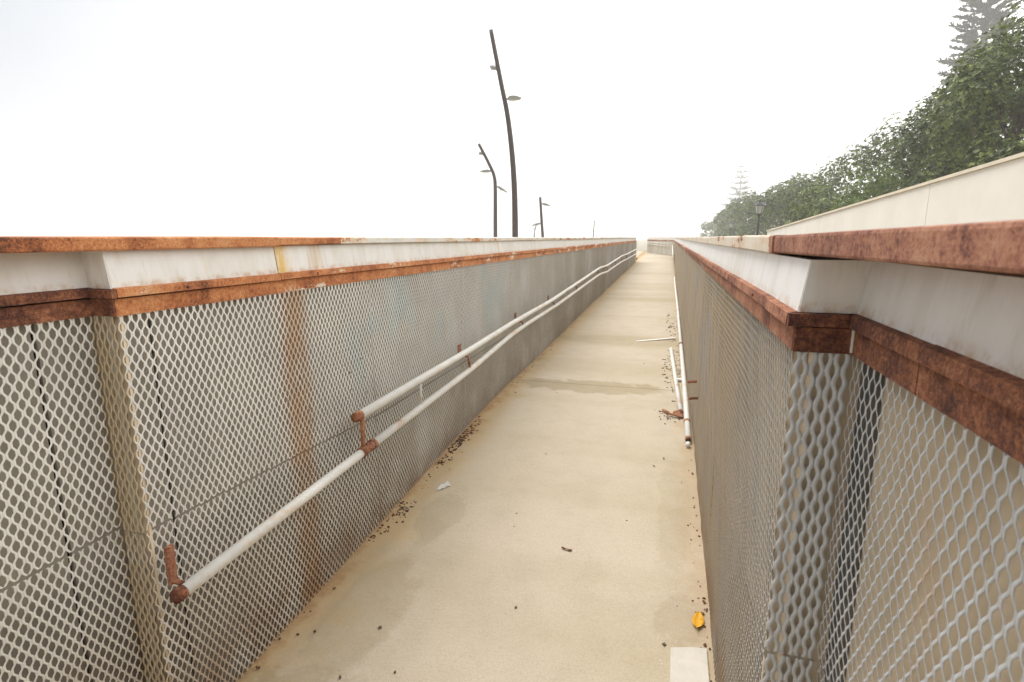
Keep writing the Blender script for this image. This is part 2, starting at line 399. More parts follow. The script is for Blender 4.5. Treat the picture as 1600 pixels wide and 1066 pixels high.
# ------------------------------------------------------------------ expanded-metal sheets
def sheet(name, width, v0, v1, mat, s=.0258, L=.0445, w=.0054, t=.0014, th=20, st=8, plane='YZ', bulge=.002, ph=0, cl=1.5):
    """u along the wall, v up. Each strand is a flat tilted ribbon that meets its neighbours at the knuckles."""
    th = R(th); ct, sn = math.cos(th), math.sin(th); a = (s / 2 - .84 * w * ct) / 2; b = .84 * w * sn / 2
    V = []; F = []; off = 0
    for i in range(int(width / (s / 2))):
        uc = (i + .5) * s / 2; sg = 1 if i % 2 == 0 else -1
        k0, k1 = math.ceil(v0(uc) / L * st), math.floor(v1(uc) / L * st)
        if k1 - k0 < 1: continue
        vv = np.arange(k0, k1 + 1) * L / st
        wv = np.clip(cl * np.cos(2 * np.pi * (vv / L + ph)) * sg, -1, 1)
        cu = uc + a * wv + .0006 * np.sin(vv * 21 + i * 1.7); cn = -b * wv + bulge * (np.sin(uc * 5.1 + 1) * np.sin(vv * 4.3) + .5 * np.sin(uc * 13 + vv * 9) + .35 * np.sin(uc * 31 - vv * 17 + 2))
        P = []
        for (p, q) in ((-1, -1), (1, -1), (1, 1), (-1, 1)):
            P.append(np.stack([cu + p * w / 2 * ct - q * t / 2 * sn, cn + p * w / 2 * sn + q * t / 2 * ct, vv], 1))
        P = np.stack(P, 1).reshape(-1, 3); n = len(vv)
        base = (np.arange(n - 1) * 4)[:, None] + np.arange(4)[None, :]
        nx = (np.arange(n - 1) * 4)[:, None] + ((np.arange(4) + 1) % 4)[None, :]
        F.append(np.stack([base, nx, nx + 4, base + 4], 2).reshape(-1, 4) + off); V.append(P); off += len(P)
    V = np.concatenate(V); F = np.concatenate(F)
    V = V[:, [1, 0, 2]] if plane == 'YZ' else V
    return fast_mesh(name, V, F, mat)

PW = 1.2802; N_PW = 1.28
TOPZ = 1.375; BOT = -.12
SHEET = {}
def get_sheet(key, mat):
    k = (key, mat)
    if k not in SHEET:
        m = MAT[mat]
        lo, hi = {'up': ((lambda u: .660), (lambda u: TOPZ)), 'lo': ((lambda u: BOT), (lambda u: .656)),
                  'up0': ((lambda u: .735), (lambda u: TOPZ)), 'lo0': ((lambda u: BOT), (lambda u: .730)),
                  'upA': ((lambda u: .727 - .052 * u), (lambda u: TOPZ)), 'loA': ((lambda u: BOT), (lambda u: .722 - .052 * u)),
                  'upB': ((lambda u: .693 - .034 * u), (lambda u: TOPZ)), 'loB': ((lambda u: BOT), (lambda u: .689 - .034 * u)),
                  'upS': ((lambda u: .655), (lambda u: TOPZ)), 'loS': ((lambda u: BOT), (lambda u: .662))}[key]
        wd = PW
        SHEET[k] = sheet('mesh_panel', wd, lo, hi, m, ph=.37 if key[:2] == 'lo' else 0, th=-5 if mat == 'mesh_l' else 14, w=.0060 if mat == 'mesh_l' else .0070)
    return SHEET[k]

# ------------------------------------------------------------------ the barrier walls
def segs(y0, y1, cuts):
    c = [y0] + [q for q in cuts if y0 < q < y1] + [y1]
    return list(zip(c, c[1:]))

def cap_profile(sg, o0, o1, z0, z1):
    r = .004
    p = [(o0, z0 + r), (o0, z1 - r * 1.3), (o0 + r * .3, z1 - r * .4), (o0 + r * 1.3, z1), (o1, z1 + .002), (o1, z0), (o0 + .05, z0 + .006), (o0 + r, z0), (o0 + r * .3, z0 + r * .3)]
    return [(sg * a, z) for a, z in p]

def barrier(name, X0, sg, rec, yend, mesh, board, cap, trim, cuts, capz, label):
    root = empty(name, (X0, 0, 0)); tag(root, label, 'wall')
    FOLD = 1.078
    G = .0015
    # cap segments: run straight over the fold
    for i, (a, b) in enumerate(segs(-1.2, yend + .01, cuts['cap'])):
        near = i == 0
        o0 = (-.007 if sg > 0 else -.016) if near else -.010 + random.uniform(-.0015, .0015)
        dz = 0 if near else random.uniform(-.0015, .001)
        prism('cap', cap_profile(sg, o0, .21, capz[0] + dz + ((.003 if sg > 0 else -.004) if near else 0), capz[1] + dz + ((-.002 if sg > 0 else .002) if near else 0)), a + G, b - G, MAT[cap], root, .0008, tilt=.0105 if near and sg > 0 else 0)
    runs = [(-1.2, FOLD, rec), (FOLD, yend, 0.0)]
    for (a, b, rc) in runs:
        x = lambda o: sg * (o + rc)
        for (p, q) in segs(a, b, cuts['fascia']):
            prism('fascia', [(x(-.002), 1.418), (x(.010), 1.418), (x(.024), capz[0] - .002), (x(.011), capz[0] - .002)], p + (.003 if p != a else .0005), q - (.002 if q != b else .0005), MAT['fascia'], root, .0005)
        for i, (p, q) in enumerate(segs(a, b, cuts['trim'])):
            d = random.uniform(-.0012, .0012)
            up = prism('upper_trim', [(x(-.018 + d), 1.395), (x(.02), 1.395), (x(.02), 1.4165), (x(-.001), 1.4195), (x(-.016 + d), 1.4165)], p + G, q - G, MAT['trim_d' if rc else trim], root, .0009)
            if rc == 0 and p < 6:
                for yb in np.arange(p + .22, q - .1, .62):
                    tube_obj = tube('bolt', [(x(-.019), yb, 1.405), (x(-.012), yb, 1.405)], .0055, MAT['rust'], up, 8)
        for i, (p, q) in enumerate(segs(a, b, [c + .03 for c in cuts['trim']])):
            d = random.uniform(-.001, .001)
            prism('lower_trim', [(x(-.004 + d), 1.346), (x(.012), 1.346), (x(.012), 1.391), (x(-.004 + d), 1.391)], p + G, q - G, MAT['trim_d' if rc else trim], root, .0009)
        # backing boards with dark gaps
        bl = segs(a - (0 if rc else -.0), b, cuts['gap'])
        for (p, q) in bl:
            g0 = .0055 if p != a else 0; g1 = .0055 if q != b else 0
            xb = .024
            box('backing_board', (min(x(xb), x(xb + .01)), p + g0, BOT - .15), (max(x(xb), x(xb + .01)), q - g1 + (.014 if rc and q == b else 0), 1.385), MAT[board], root)
    # return at the fold (faces the camera)
    def ret(nm, o0, o1, z0, z1, yy, th, m, slant=0):
        v = []
        xa, xb = sg * o0, sg * o1
        for z, sl in ((z0, 0), (z1, slant)):
            v += [(xa + sg * sl, yy, z), (xb, yy, z), (xb, yy + th, z), (xa + sg * sl, yy + th, z)]
        f = [(0, 1, 5, 4), (1, 2, 6, 5), (2, 3, 7, 6), (3, 0, 4, 7), (0, 3, 2, 1), (4, 5, 6, 7)]
        return mesh_obj(nm, v, f, m, root)
    ret('fascia', 0, rec + .012, 1.418, capz[0] - .002, FOLD - .003, .006, MAT['fascia'], .012)
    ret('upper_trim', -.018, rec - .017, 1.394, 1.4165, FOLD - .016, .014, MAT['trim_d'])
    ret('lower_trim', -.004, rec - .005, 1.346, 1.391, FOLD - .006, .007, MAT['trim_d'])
    if sg > 0: ret('sealant', rec - .0085, rec - .005, 1.349, 1.414, FOLD - .0095, .003, MAT['fascia'])
    ret('backing_board', .003, rec + .031, BOT - .1, 1.385, FOLD + .0155, .008, MAT['board_r'])
    me = sheet('mesh_panel', rec + .006, lambda u: BOT, lambda u: .722, MAT[mesh], s=.0258, L=.0445, w=.0088, t=.0016, th=-6, cl=1.3, plane='XZ', bulge=0)
    me2 = sheet('mesh_panel', rec + .006, lambda u: .718, lambda u: TOPZ, MAT[mesh], s=.0258, L=.0445, w=.0088, t=.0016, th=-6, cl=1.3, plane='XZ', bulge=0)
    for m_ in (me, me2): link('mesh_panel', m_, root, (0 if sg > 0 else -rec - .004, FOLD - .001, 0))
    # expanded metal
    k1, k2 = ('upA', 'loA') if sg < 0 else ('upB', 'loB')
    link('mesh_panel', get_sheet('up0', mesh), root, (sg * rec, FOLD - PW, 0)); link('mesh_panel', get_sheet('lo0', mesh), root, (sg * (rec + .004), FOLD - PW, 0))
    y = FOLD + .004; i = 0
    while y < yend - .2:
        a, b = (k1, k2) if i == 0 else ('up', 'lo')
        link('mesh_panel', get_sheet(a, mesh), root, (sg * random.uniform(0, .002), y, 0)); link('mesh_panel', get_sheet(b, mesh), root, (sg * random.uniform(.003, .006), y, 0))
        y += N_PW; i += 1
    if sg > 0:   # grey corner angles behind the mesh
        box('corner_post', (.012, FOLD + .026, BOT), (.0235, FOLD + .062, 1.38), MAT['post'], root)
        box('corner_post', (rec + .012, FOLD - .085, BOT), (rec + .0235, FOLD - .012, 1.38), MAT['post'], root)
    # outer cladding and end closure
    box('outer_cladding', (min(sg * .17, sg * .185), -1.2, -.35), (max(sg * .17, sg * .185), yend, capz[0] - .002), MAT['skin'], root)
    box('end_plate', (min(sg * -.004, sg * .17), yend, -.35), (max(sg * -.004, sg * .17), yend + .006, capz[0] - .003), MAT['fascia'], root)
    box('inner_lining', (min(sg * .13, sg * .14), -1.2, -.35), (max(sg * .13, sg * .14), yend - .01, 1.40), MAT['dark'], root)
    return root

pc = [FOLDY for FOLDY in (1.078 + .004 + 1.28 * i for i in range(1, 30))]
cutsL = dict(cap=[1.717, 3.12, 5.7, 8.2, 10.8, 13.4, 16, 18.6, 21.2], trim=[1.712, 4.2, 6.7, 9.2, 11.8, 14.3, 17, 20], fascia=[1.715, 4.3, 6.9, 9.4, 12, 14.6, 17.2, 20], gap=[.943, 1.195] + pc[1:])
cutsR = dict(cap=[1.34, 1.93, 3.05, 5.6, 8.2, 10.7, 13.3, 16, 19, 22, 25], trim=[.78, 1.30, 2.62, 5.2, 7.7, 10.2, 13, 16, 19, 22, 25], fascia=[2.62, 5.2, 7.8, 10.4, 13, 16, 19, 22, 25], gap=pc)
LW = barrier('barrier_wall', XL, -1, .076, 24.7, 'mesh_l', 'board_l', 'cap_l', 'trim_l', cutsL, (1.521, 1.5495),
             'long barrier wall with cream expanded mesh and orange rusty cap carrying the handrail')
RW = barrier('barrier_wall', XR, 1, .095, 28.9, 'mesh_r', 'board_r', 'cap_r', 'trim_r', cutsR, (1.513, 1.5545),
             'long barrier wall with grey mesh over tan boards, pipes fallen at its foot')
for yb, zb in ((3.90, .555), (3.64, .510)):
    o = tube('bracket_stub', [(-.055, yb, zb - .006), (-.03, yb, zb), (0, yb + .004, zb + .002), (.02, yb + .004, zb + .002)], .009, MAT['rust'], RW, 8)
    mesh_obj('plate', [(.012, yb - .03, zb - .03), (.012, yb + .03, zb - .03), (.012, yb + .03, zb + .03), (.012, yb - .03, zb + .03),
                       (.018, yb - .03, zb - .03), (.018, yb + .03, zb - .03), (.018, yb + .03, zb + .03), (.018, yb - .03, zb + .03)],
             [(0, 3, 2, 1), (4, 5, 6, 7), (0, 1, 5, 4), (1, 2, 6, 5), (2, 3, 7, 6), (3, 0, 4, 7)], MAT['rustw'], o)
# the wall that turns left at the far end
EW = empty('barrier_wall', (XR, 28.93, 0), R(14.2)); tag(EW, 'short far barrier wall closing the end of the walkway where it turns left', 'wall')
prism('cap', cap_profile(1, -.012, .2, 1.515, 1.553), 0, 6.2, MAT['cap_r'], EW)
prism('fascia', [(0, 1.418), (.012, 1.418), (.012, 1.512), (0, 1.512)], 0, 6.2, MAT['fascia'], EW)
prism('upper_trim', [(-.014, 1.394), (.02, 1.394), (.02, 1.417), (-.014, 1.417)], 0, 6.2, MAT['trim_r'], EW)
prism('lower_trim', [(-.006, 1.346), (.012, 1.346), (.012, 1.392), (-.006, 1.392)], 0, 6.2, MAT['trim_r'], EW)
for i in range(5):
    link('mesh_panel', get_sheet('up', 'mesh_l'), EW, (0, .0 + i * 1.24, 0)); link('mesh_panel', get_sheet('lo', 'mesh_l'), EW, (.004, .0 + i * 1.24, 0))
    box('backing_board', (.024, i * 1.24 + .005, -.2), (.034, i * 1.24 + 1.235, 1.39), MAT['board_r'], EW)
box('outer_cladding', (.17, 0, -.3), (.185, 6.2, 1.512), MAT['skin'], EW)
box('end_plate', (-.004, 6.2, -.3), (.17, 6.206, 1.512), MAT['fascia'], EW)
for z in (1.25, 1.13): tube('rail', [(-.06, .05, z - .03), (-.06, 2.5, z), (-.06, 6.0, z + .03)], .018, MAT['pipe'], EW, 10)

# ------------------------------------------------------------------ handrail on the left wall
HX = -1.311
HR = empty('handrail', (HX, 1.1, 0)); tag(HR, 'white double pipe handrail with rusty ends running along the left mesh wall', 'handrail')
def hp(y, z, dx=0): return (dx, y - 1.1, z)
up = [(2.075, .757), (3.537, .768), (4.6, .797), (5.3, .800), (6.3, .812), (11.0, .945), (12.4, .930), (16.4, 1.012), (18.2, 1.008), (23.6, 1.055)]
lw = [(1.10, .536), (2.127, .578), (3.53, .628), (4.6, .697), (5.1, .709), (6.6, .718), (11.0, .822), (12.4, .792), (16.4, .853), (18.2, .846), (23.6, .875)]
up = [(y, z + (.004 if i % 2 else 0)) for i, (y, z) in enumerate(up)]
tube('upper_rail', [hp(y, z) for y, z in up], .0215, MAT['pipe'], HR, 14)
tube('lower_rail', [hp(y, z) for y, z in lw[:2]], .0205, MAT['pipe'], HR, 14)
tube('lower_rail', [hp(y, z) for y, z in lw[1:]], .0205, MAT['pipe'], HR, 14)
tube('rusty_end', [hp(2.045, .756), hp(2.088, .757)], .0225, MAT['rust'], HR, 14)
tube('rusty_end', [hp(1.078, .535), hp(1.106, .5363)], .0215, MAT['rust'], HR, 14)
tube('clamp', [hp(2.075, .576), hp(2.112, .5775)], .026, MAT['rust'], HR, 14); tube('clamp', [hp(2.118, .5777), hp(2.16, .5795)], .0225, MAT['rustw'], HR, 14)
tube('clamp', [hp(2.166, .5797), hp(2.19, .581)], .0265, MAT['rust'], HR, 14)
box('bracket', (-.006, 2.091 - 1.1, .600), (.006, 2.111 - 1.1, .738), MAT['rust'], HR)
o = box('bracket', (-.045, 1.097 - 1.1, .552), (-.033, 1.123 - 1.1, .672), MAT['rustw'], HR, .002)
box('bracket_tab', (-.032, 1.102 - 1.1, .556), (-.004, 1.118 - 1.1, .562), MAT['rust'], o)
def rail_z(tab, y):
    for (a, za), (b, zb) in zip(tab, tab[1:]):
        if y <= b: return za + (zb - za) * (y - a) / (b - a)
    return tab[-1][1]
for y in (3.52, 5.0, 6.5, 8.2, 10.9, 12.5, 14.4, 16.4, 18.3, 21, 23.2):
    zu, zl = rail_z(up, y), rail_z(lw, y)
    br = tube('bracket', [hp(y, zu - .015, -.082), hp(y, zu - .045, -.05), hp(y, zu - .05, -.01), hp(y, zl + .018, 0)], .008, MAT['rust'], HR, 8)
    if y < 7: box('wall_plate', (-.079, y - 1.1 - .025, zu - .04), (-.072, y - 1.1 + .025, zu + .035), MAT['rustw'], br)
tube('bracket', [hp(2.72, .735), hp(2.72, .625)], .007, MAT['pipe'], HR, 8)
# ------------------------------------------------------------------ far right handrail, still on its wall
FR = empty('handrail', (XR - .07, 19, 0)); tag(FR, 'far white handrail still fixed to the right wall near the end', 'handrail')
for k, dz in enumerate((.56, .44)):
    tube('upper_rail' if k == 0 else 'lower_rail', [(0, y - 19, zf(y) + dz) for y in (20, 22, 24, 26, 28.7)], .019, MAT['pipe'], FR, 10)
for y in (20.4, 23, 25.6, 28.2):
    tube('bracket', [(.07, y - 19, zf(y) + .53), (0, y - 19, zf(y) + .5), (0, y - 19, zf(y) + .44)], .008, MAT['rust'], FR, 6)

# ------------------------------------------------------------------ fallen pipes and litter
FP = empty('fallen_pipe', (.19, 3.8, zf(3.8))); tag(FP, 'long white handrail pipe lying on the floor along the right wall', 'pipe')
r_ = .0215
pl = [(.197, 3.80), (.200, 4.6), (.203, 5.6), (.206, 7.0), (.207, 8.8), (.208, 10.6), (.203, 13), (.200, 16.8)]
L3 = lambda x, y, h=r_ + .004: (x - .19, y - 3.8, zf(y) - zf(3.8) + h)
tube('pipe', [L3(x, y) for x, y in pl[:4]], r_, MAT['pipe'], FP, 14)
tube('pipe', [L3(x, y) for x, y in [(.206, 7.01)] + pl[4:]], r_, MAT['pipe'], FP, 14)
tube('sleeve', [L3(.1975, 4.10), L3(.1978, 4.13)], r_ + .003, MAT['rust'], FP, 14)
tube('sleeve', [L3(.2058, 6.98), L3(.206, 7.05)], r_ + .003, MAT['rust'], FP, 14)
tube('rusty_end', [L3(.1968, 3.765), L3(.197, 3.80)], r_ * .9, MAT['rust'], FP, 14)
tube('open_bore', [L3(.1967, 3.762), L3(.1968, 3.766)], r_ * .72, MAT['dark'], FP, 14)
box('lug', (.13 - .19, 5.28 - 3.8, zf(5.28) - zf(3.8) + .012), (.192 - .19, 5.33 - 3.8, zf(5.28) - zf(3.8) + .03), MAT['pipe'], FP)
e = tube('pipe_stub', [(.192, 3.69, zf(3.69) + .016), (.196, 3.73, zf(3.73) + .017)], [.014, .016], MAT['pipe'], None, 12)
tag(e, 'tiny white pipe end cap lying before the long fallen pipe', 'pipe piece')
e = empty('loose_pipe', (.13, 5.5, zf(5.5))); tag(e, 'short loose white pipe leaning against the long fallen pipe', 'pipe')
tube('pipe', [(.155 - .13, 4.36 - 5.5, zf(4.36) - zf(5.5) + .022), (.086 - .13, 6.75 - 5.5, zf(6.75) - zf(5.5) + .022)], .0195, MAT['pipe'], e, 14)
tube('rusty_end', [(.1565 - .13, 4.31 - 5.5, zf(4.36) - zf(5.5) + .022), (.155 - .13, 4.36 - 5.5, zf(4.36) - zf(5.5) + .022)], .0185, MAT['rust'], e, 14)
e = box('white_plank', (-.29, -.02, 0), (.29, .02, .012), plain('white_strip', (.86, .84, .79), .5, .08), None, .002)
e.location = (-.098, 7.325, zf(7.325) + .004); e.rotation_euler = (R(1.0), R(-1.5), R(33)); tag(e, 'flat white strip lying crosswise on the floor away from the pipes', 'plank')
# broken rusty bracket beside the pipes
e = empty('broken_bracket', (.09, 4.30, zf(4.3))); tag(e, 'broken rusty bracket with flakes beside the end of the loose pipe', 'bracket')
def plate(name, c, ang, lx, ly, th, tilt, m, parent):
    M_ = Matrix.Translation(c) @ Matrix.Rotation(ang, 4, 'Z') @ Matrix.Rotation(tilt, 4, 'X')
    n = 7; v = []
    for s_ in (0, 1):
        for k in range(n):
            a = 2 * math.pi * k / n; rr = random.uniform(.75, 1.1)
            v.append(M_ @ Vector((lx * rr * math.cos(a) / 2, ly * rr * math.sin(a) / 2, s_ * th)))
    return mesh_obj(name, v, [tuple(range(n))[::-1], tuple(range(n, 2 * n))] + [(k, (k + 1) % n, n + (k + 1) % n, n + k) for k in range(n)], m, parent)
plate('arm', (-.05, .05, .012), 2.2, .10, .03, .012, .12, MAT['rust'], e)
plate('arm', (.0, -.03, .012), -.5, .10, .028, .014, -.1, MAT['rust'], e)
plate('flange', (.055, -.03, .016), .8, .085, .07, .008, .35, MAT['rustw'], e)
plate('flange', (.04, .01, .02), 2.4, .07, .05, .008, -.5, MAT['rust'], e)
# yellow leaf
yl = plain('leaf_yellow', (.72, .36, .012), .45, .25, 30)
def leaf_mesh(name, L_, W_, curl, m, parent=None, n=8):
    v = []; f = []
    for i in range(n + 1):
        t = i / n; w = W_ * (math.sin(math.pi * min(1, t * .96 + .02)) ** .7) / 2; z = curl * (t - .5) ** 2 * 4
        for k in (-1, -.5, 0, .5, 1): v.append((k * w, (t - .5) * L_, z + abs(k) ** 1.5 * curl * .7 + (0 if k else -.001)))
    for i in range(n):
        for k in range(4): f.append((i * 5 + k, i * 5 + k + 1, (i + 1) * 5 + k + 1, (i + 1) * 5 + k))
    o = mesh_obj(name, v, f, m, parent, True)
    mo = o.modifiers.new('s', 'SOLIDIFY'); mo.thickness = .0008
    return o
yr = empty('yellow_leaf', (.188, 2.055, zf(2.055) + .003), R(-8)); tag(yr, 'yellow fallen leaf lying against the right wall', 'leaf')
leaf_mesh('blade', .098, .046, .006, yl, yr)
tube('stalk', [(0, -.047, .006), (.002, -.062, .008), (.006, -.075, .004)], .0012, plain('stalk', (.4, .25, .05)), yr, 6)
bl = plain('leaf_brown', (.22, .085, .03), .6, .4, 30)
e = leaf_mesh('brown_leaf', .055, .014, .008, bl); e.location = (-.40, 2.375, zf(2.375) + .002); e.rotation_euler = (0, 0, R(78)); tag(e, 'slim curled brown leaf alone in the middle of the floor', 'leaf')
# white crumpled scrap
v = []; n = 14
for i in range(n):
    a = 2 * math.pi * i / n; rr = .030 + .012 * math.sin(3 * a) + random.uniform(-.006, .006)
    v.append((rr * .45 * math.cos(a), rr * 1.5 * math.sin(a), random.uniform(.002, .014)))
v += [(x * .45, y * .45, z + .016 + random.uniform(0, .008)) for x, y, z in v] + [(0, 0, .018)]
f = [(i, (i + 1) % n, n + (i + 1) % n, n + i) for i in range(n)] + [(n + i, n + (i + 1) % n, 2 * n) for i in range(n)]
e = mesh_obj('paper_scrap', v, f, plain('paper', (.82, .82, .80), .7, .1)); e.location = (-1.205, 2.79, zf(2.79)); e.rotation_euler = (0, 0, R(-25))
tag(e, 'small crumpled white scrap on the floor near the left wall', 'litter')
# pale patching slab at the lower right
pv = [(.079, 1.50), (.083, 1.885), (.150, 1.905), (.212, 1.915), (.213, 1.50)]
zz = lambda y: zf(y) + .004
v = [(x, y, zz(y) + .004) for x, y in pv] + [(x, y, zz(y) - .01) for x, y in pv]
e = mesh_obj('loose_board', v, [(0, 4, 3, 2, 1)[::-1], (5, 6, 7, 8, 9)[::-1]] + [(i, i + 5, (i + 1) % 5 + 5, (i + 1) % 5) for i in range(5)], plain('pale_board', (.60, .55, .47), .8, .15, 14))
tag(e, 'pale flat board lying on the floor against the right wall', 'board')

# leaf litter, flakes and grit nobody could count
def scatter(name, spots, m, label, thick=.004):
    V = []; F = []
    for (x, y, sz) in spots:
        n = random.choice((4, 5, 6)); a0 = random.random() * 6.28; asp = random.uniform(.35, 1); b = len(V); z0 = zf(y) + .001
        ca, sa = math.cos(a0), math.sin(a0); tl = random.uniform(-.3, .3)
        for h in (0, 1):
            for k in range(n):
                a = 2 * math.pi * k / n; rr = sz * random.uniform(.7, 1.15) * (1 if h == 0 else .8)
                px, py = rr * math.cos(a), rr * asp * math.sin(a)
                V.append((x + px * ca - py * sa, y + px * sa + py * ca, z0 + h * (min(thick, sz * .5)) + (px * tl + sz * abs(tl)) * .5 * 1))
        F += [tuple(b + n + k for k in range(n))] + [(b + k, b + (k + 1) % n, b + n + (k + 1) % n, b + n + k) for k in range(n)]
    o = mesh_obj(name, V, F, m); tag(o, label, 'debris', kind='stuff'); return o
sp = []
for _ in range(170):
    y = random.choice((random.uniform(1.2, 5), random.uniform(3.0, 3.9), random.uniform(2.2, 2.6), random.uniform(5, 12))); sp.append((XL + abs(random.gauss(0, .045)) + .01, y, random.uniform(.003, .011)))
for _ in range(90): sp.append((XL + random.uniform(.01, .07), random.gauss(3.35, .22), random.uniform(.005, .014)))
for _ in range(30): sp.append((XL + random.uniform(.03, .09), random.gauss(2.50, .05), random.uniform(.004, .012)))
for _ in range(80): sp.append((XR - abs(random.gauss(0, .03)) - .004, random.choice((random.uniform(1.3, 3.6), random.uniform(1.6, 2.2))), random.uniform(.0025, .008)))
for _ in range(110): sp.append((random.uniform(.0, .2), random.gauss(5.9, .55), random.uniform(.006, .018)))
for _ in range(60): sp.append((random.uniform(.02, .2), random.gauss(8.6, .9), random.uniform(.008, .02)))
for _ in range(40): sp.append((random.gauss(.05, .06), random.gauss(4.27, .08), random.uniform(.003, .010)))
scatter('leaf_litter', sp, plain('litter_brown', (.15, .065, .03), .8, .6, 60), 'brown dead leaf bits and rust flakes gathered along the wall feet')
sp = [(-.536, 1.945, .010), (-1.03, 1.70, .011), (-.72, 2.62, .009), (-.70, 2.50, .008), (-.02, 3.35, .011), (-.14, 2.7, .006),
      (.06, 1.9, .010), (.205, 1.80, .016), (.20, 1.86, .012), (-.87, 1.52, .008), (-1.05, 1.45, .008)]
for _ in range(16): sp.append((random.uniform(-1.25, .18), random.uniform(1.4, 9), random.uniform(.002, .008)))
scatter('grit', sp, plain('grit_dark', (.17, .125, .08), .9, .4, 60), 'small dark crumbs and grit scattered over the concrete floor')

# ------------------------------------------------------------------ cream parapet beyond the right wall
CW = empty('parapet_wall', (1.6, 1, 0)); tag(CW, 'smooth cream parapet wall with coping sloping down behind the right barrier', 'wall')
ct = lambda y: 1.945 - .0397 * (y - 3.26)
pj = [-1, 1.55, 4.23, 6.9, 10.3]
for a, b in zip(pj, pj[1:]):
    v = []
    for y in (a + .003, b - .003):
        for x, lo in ((0, 1), (.14, 1)): v += [(x, y - 1, -.34), (x, y - 1, ct(y) - .02)]
    mesh_obj('panel', v, [(0, 4, 5, 1), (2, 3, 7, 6), (1, 5, 7, 3), (0, 2, 6, 4), (0, 1, 3, 2), (4, 6, 7, 5)], MAT['cream'], CW)
    v = []
    for y in (a + .002, b - .002):
        for x in (-.014, .155): v += [(x, y - 1, ct(y) - .019), (x, y - 1, ct(y))]
    mesh_obj('coping', v, [(0, 4, 5, 1), (2, 3, 7, 6), (1, 5, 7, 3), (0, 2, 6, 4), (0, 1, 3, 2), (4, 6, 7, 5)], MAT['coping'], CW)
v = []
for y in (pj[0] + .1, pj[-1] - .1):
    for x in (.03, .11): v += [(x, y - 1, -.3), (x, y - 1, ct(y) - .1)]
mesh_obj('core', v, [(0, 4, 5, 1), (2, 3, 7, 6), (1, 5, 7, 3), (0, 2, 6, 4), (0, 1, 3, 2), (4, 6, 7, 5)], MAT['dark'], CW)

# ------------------------------------------------------------------ bent lamp posts
yaw = R(15.87)
CR = Vector((math.cos(yaw), math.sin(yaw), 0))      # direction across the street, to the right
def head(root, at, out, L_, sgn, drop=.0):
    """flat tapered luminaire on a short spigot, pointing to out (unit vector)"""
    o = Vector(out).normalized(); sd_ = Vector((0, 0, 1)).cross(o).normalized(); at = Vector(at)
    st = []
    for t, hw, zt, zb in ((0, .05, .05, -.04), (.25, .13, .10, -.06), (.6, .15, .08, -.05), (.9, .10, .02, -.04), (1, .03, -.01, -.03)):
        c = at + o * (.10 + t * L_) + Vector((0, 0, drop * t))
        st += [c + sd_ * hw + Vector((0, 0, zt * .55)), c + Vector((0, 0, zt)), c - sd_ * hw + Vector((0, 0, zt * .55)), c - sd_ * hw * .9 + Vector((0, 0, zb)), c + sd_ * hw * .9 + Vector((0, 0, zb))]
    f = [(i * 5 + k, i * 5 + (k + 1) % 5, i * 5 + 5 + (k + 1) % 5, i * 5 + 5 + k) for i in range(4) for k in range(5)] + [(4, 3, 2, 1, 0), (20, 21, 22, 23, 24)]
    h = mesh_obj('lamp_head', st, f, MAT['lampgrey'], root)
    c = at + o * (.1 + .45 * L_) + Vector((0, 0, drop * .45 - .062)); q = [c + o * a * L_ * .25 + sd_ * b * .1 for a, b in ((-1, -1), (1, -1), (1, 1), (-1, 1))]
    mesh_obj('lens', q + [p + Vector((0, 0, .02)) for p in q], [(0, 1, 2, 3), (7, 6, 5, 4), (0, 4, 5, 1), (1, 5, 6, 2), (2, 6, 7, 3), (3, 7, 4, 0)], MAT['lampglass'], h)
    tube('spigot', [at - o * .02, at + o * .16], .03, MAT['lampgrey'], h, 8)
def lamp_post(base, pts, r0, r1, heads, label):
    root = empty('lamp_post', base); tag(root, label, 'lamp post', 'bent lamp posts beyond the left wall')
    B = Vector(base); P = smooth_pts([Vector(p) - B for p in pts], 5); n = len(P)
    tube('pole', P, [r0 + (r1 - r0) * i / (n - 1) for i in range(n)], MAT['pole'], root, 14)
    tube('base_flange', [(0, 0, 0), (0, 0, .03)], r0 * 2, MAT['pole'], root, 14)
    for at, out, L_, dr in heads: head(root, Vector(at) - B, out, L_, 1, dr)
lamp_post((-5.09, 18.3, -.35), [(-5.09, 18.3, -.35), (-5.09, 18.3, 1.55), (-5.115, 18.3, 3.06), (-5.195, 18.28, 4.3), (-5.338, 18.235, 5.5), (-5.537, 18.18, 6.49), (-5.847, 18.09, 8.08)], .11, .065,
          [((-5.40, 18.20, 5.99), CR + Vector((.0, -.5, 0)), .48, .0), ((-5.66, 18.14, 6.98), -CR + Vector((0, 1.6, 0)), .36, .12)], 'tallest dark pole curving left with one pale lamp head halfway up')
lamp_post((-8.466, 26.7, -.35), [(-8.466, 26.7, -.35), (-8.46, 26.7, 2.2), (-8.455, 26.7, 3.8), (-8.50, 26.69, 4.5), (-8.75, 26.62, 5.12), (-9.226, 26.49, 6.05)], .105, .07,
          [((-8.60, 26.66, 4.76), -CR, .50, .0), ((-8.45, 26.70, 4.02), CR, .50, -.26), ((-8.98, 26.56, 5.63), -CR + Vector((0, 1.2, 0)), .34, 0)], 'bent dark pole with three lamp heads left of the tallest pole')
lamp_post((-7.36, 33.25, -.35), [(-7.36, 33.25, -.35), (-7.48, 33.22, 1.55), (-7.57, 33.2, 2.7), (-7.657, 33.17, 3.95)], .095, .075,
          [((-7.63, 33.18, 3.55), CR, .50, -.1), ((-7.53, 33.2, 2.38), -CR, .55, -.12)], 'short leaning pole with lamp heads on both sides right of the tallest pole')
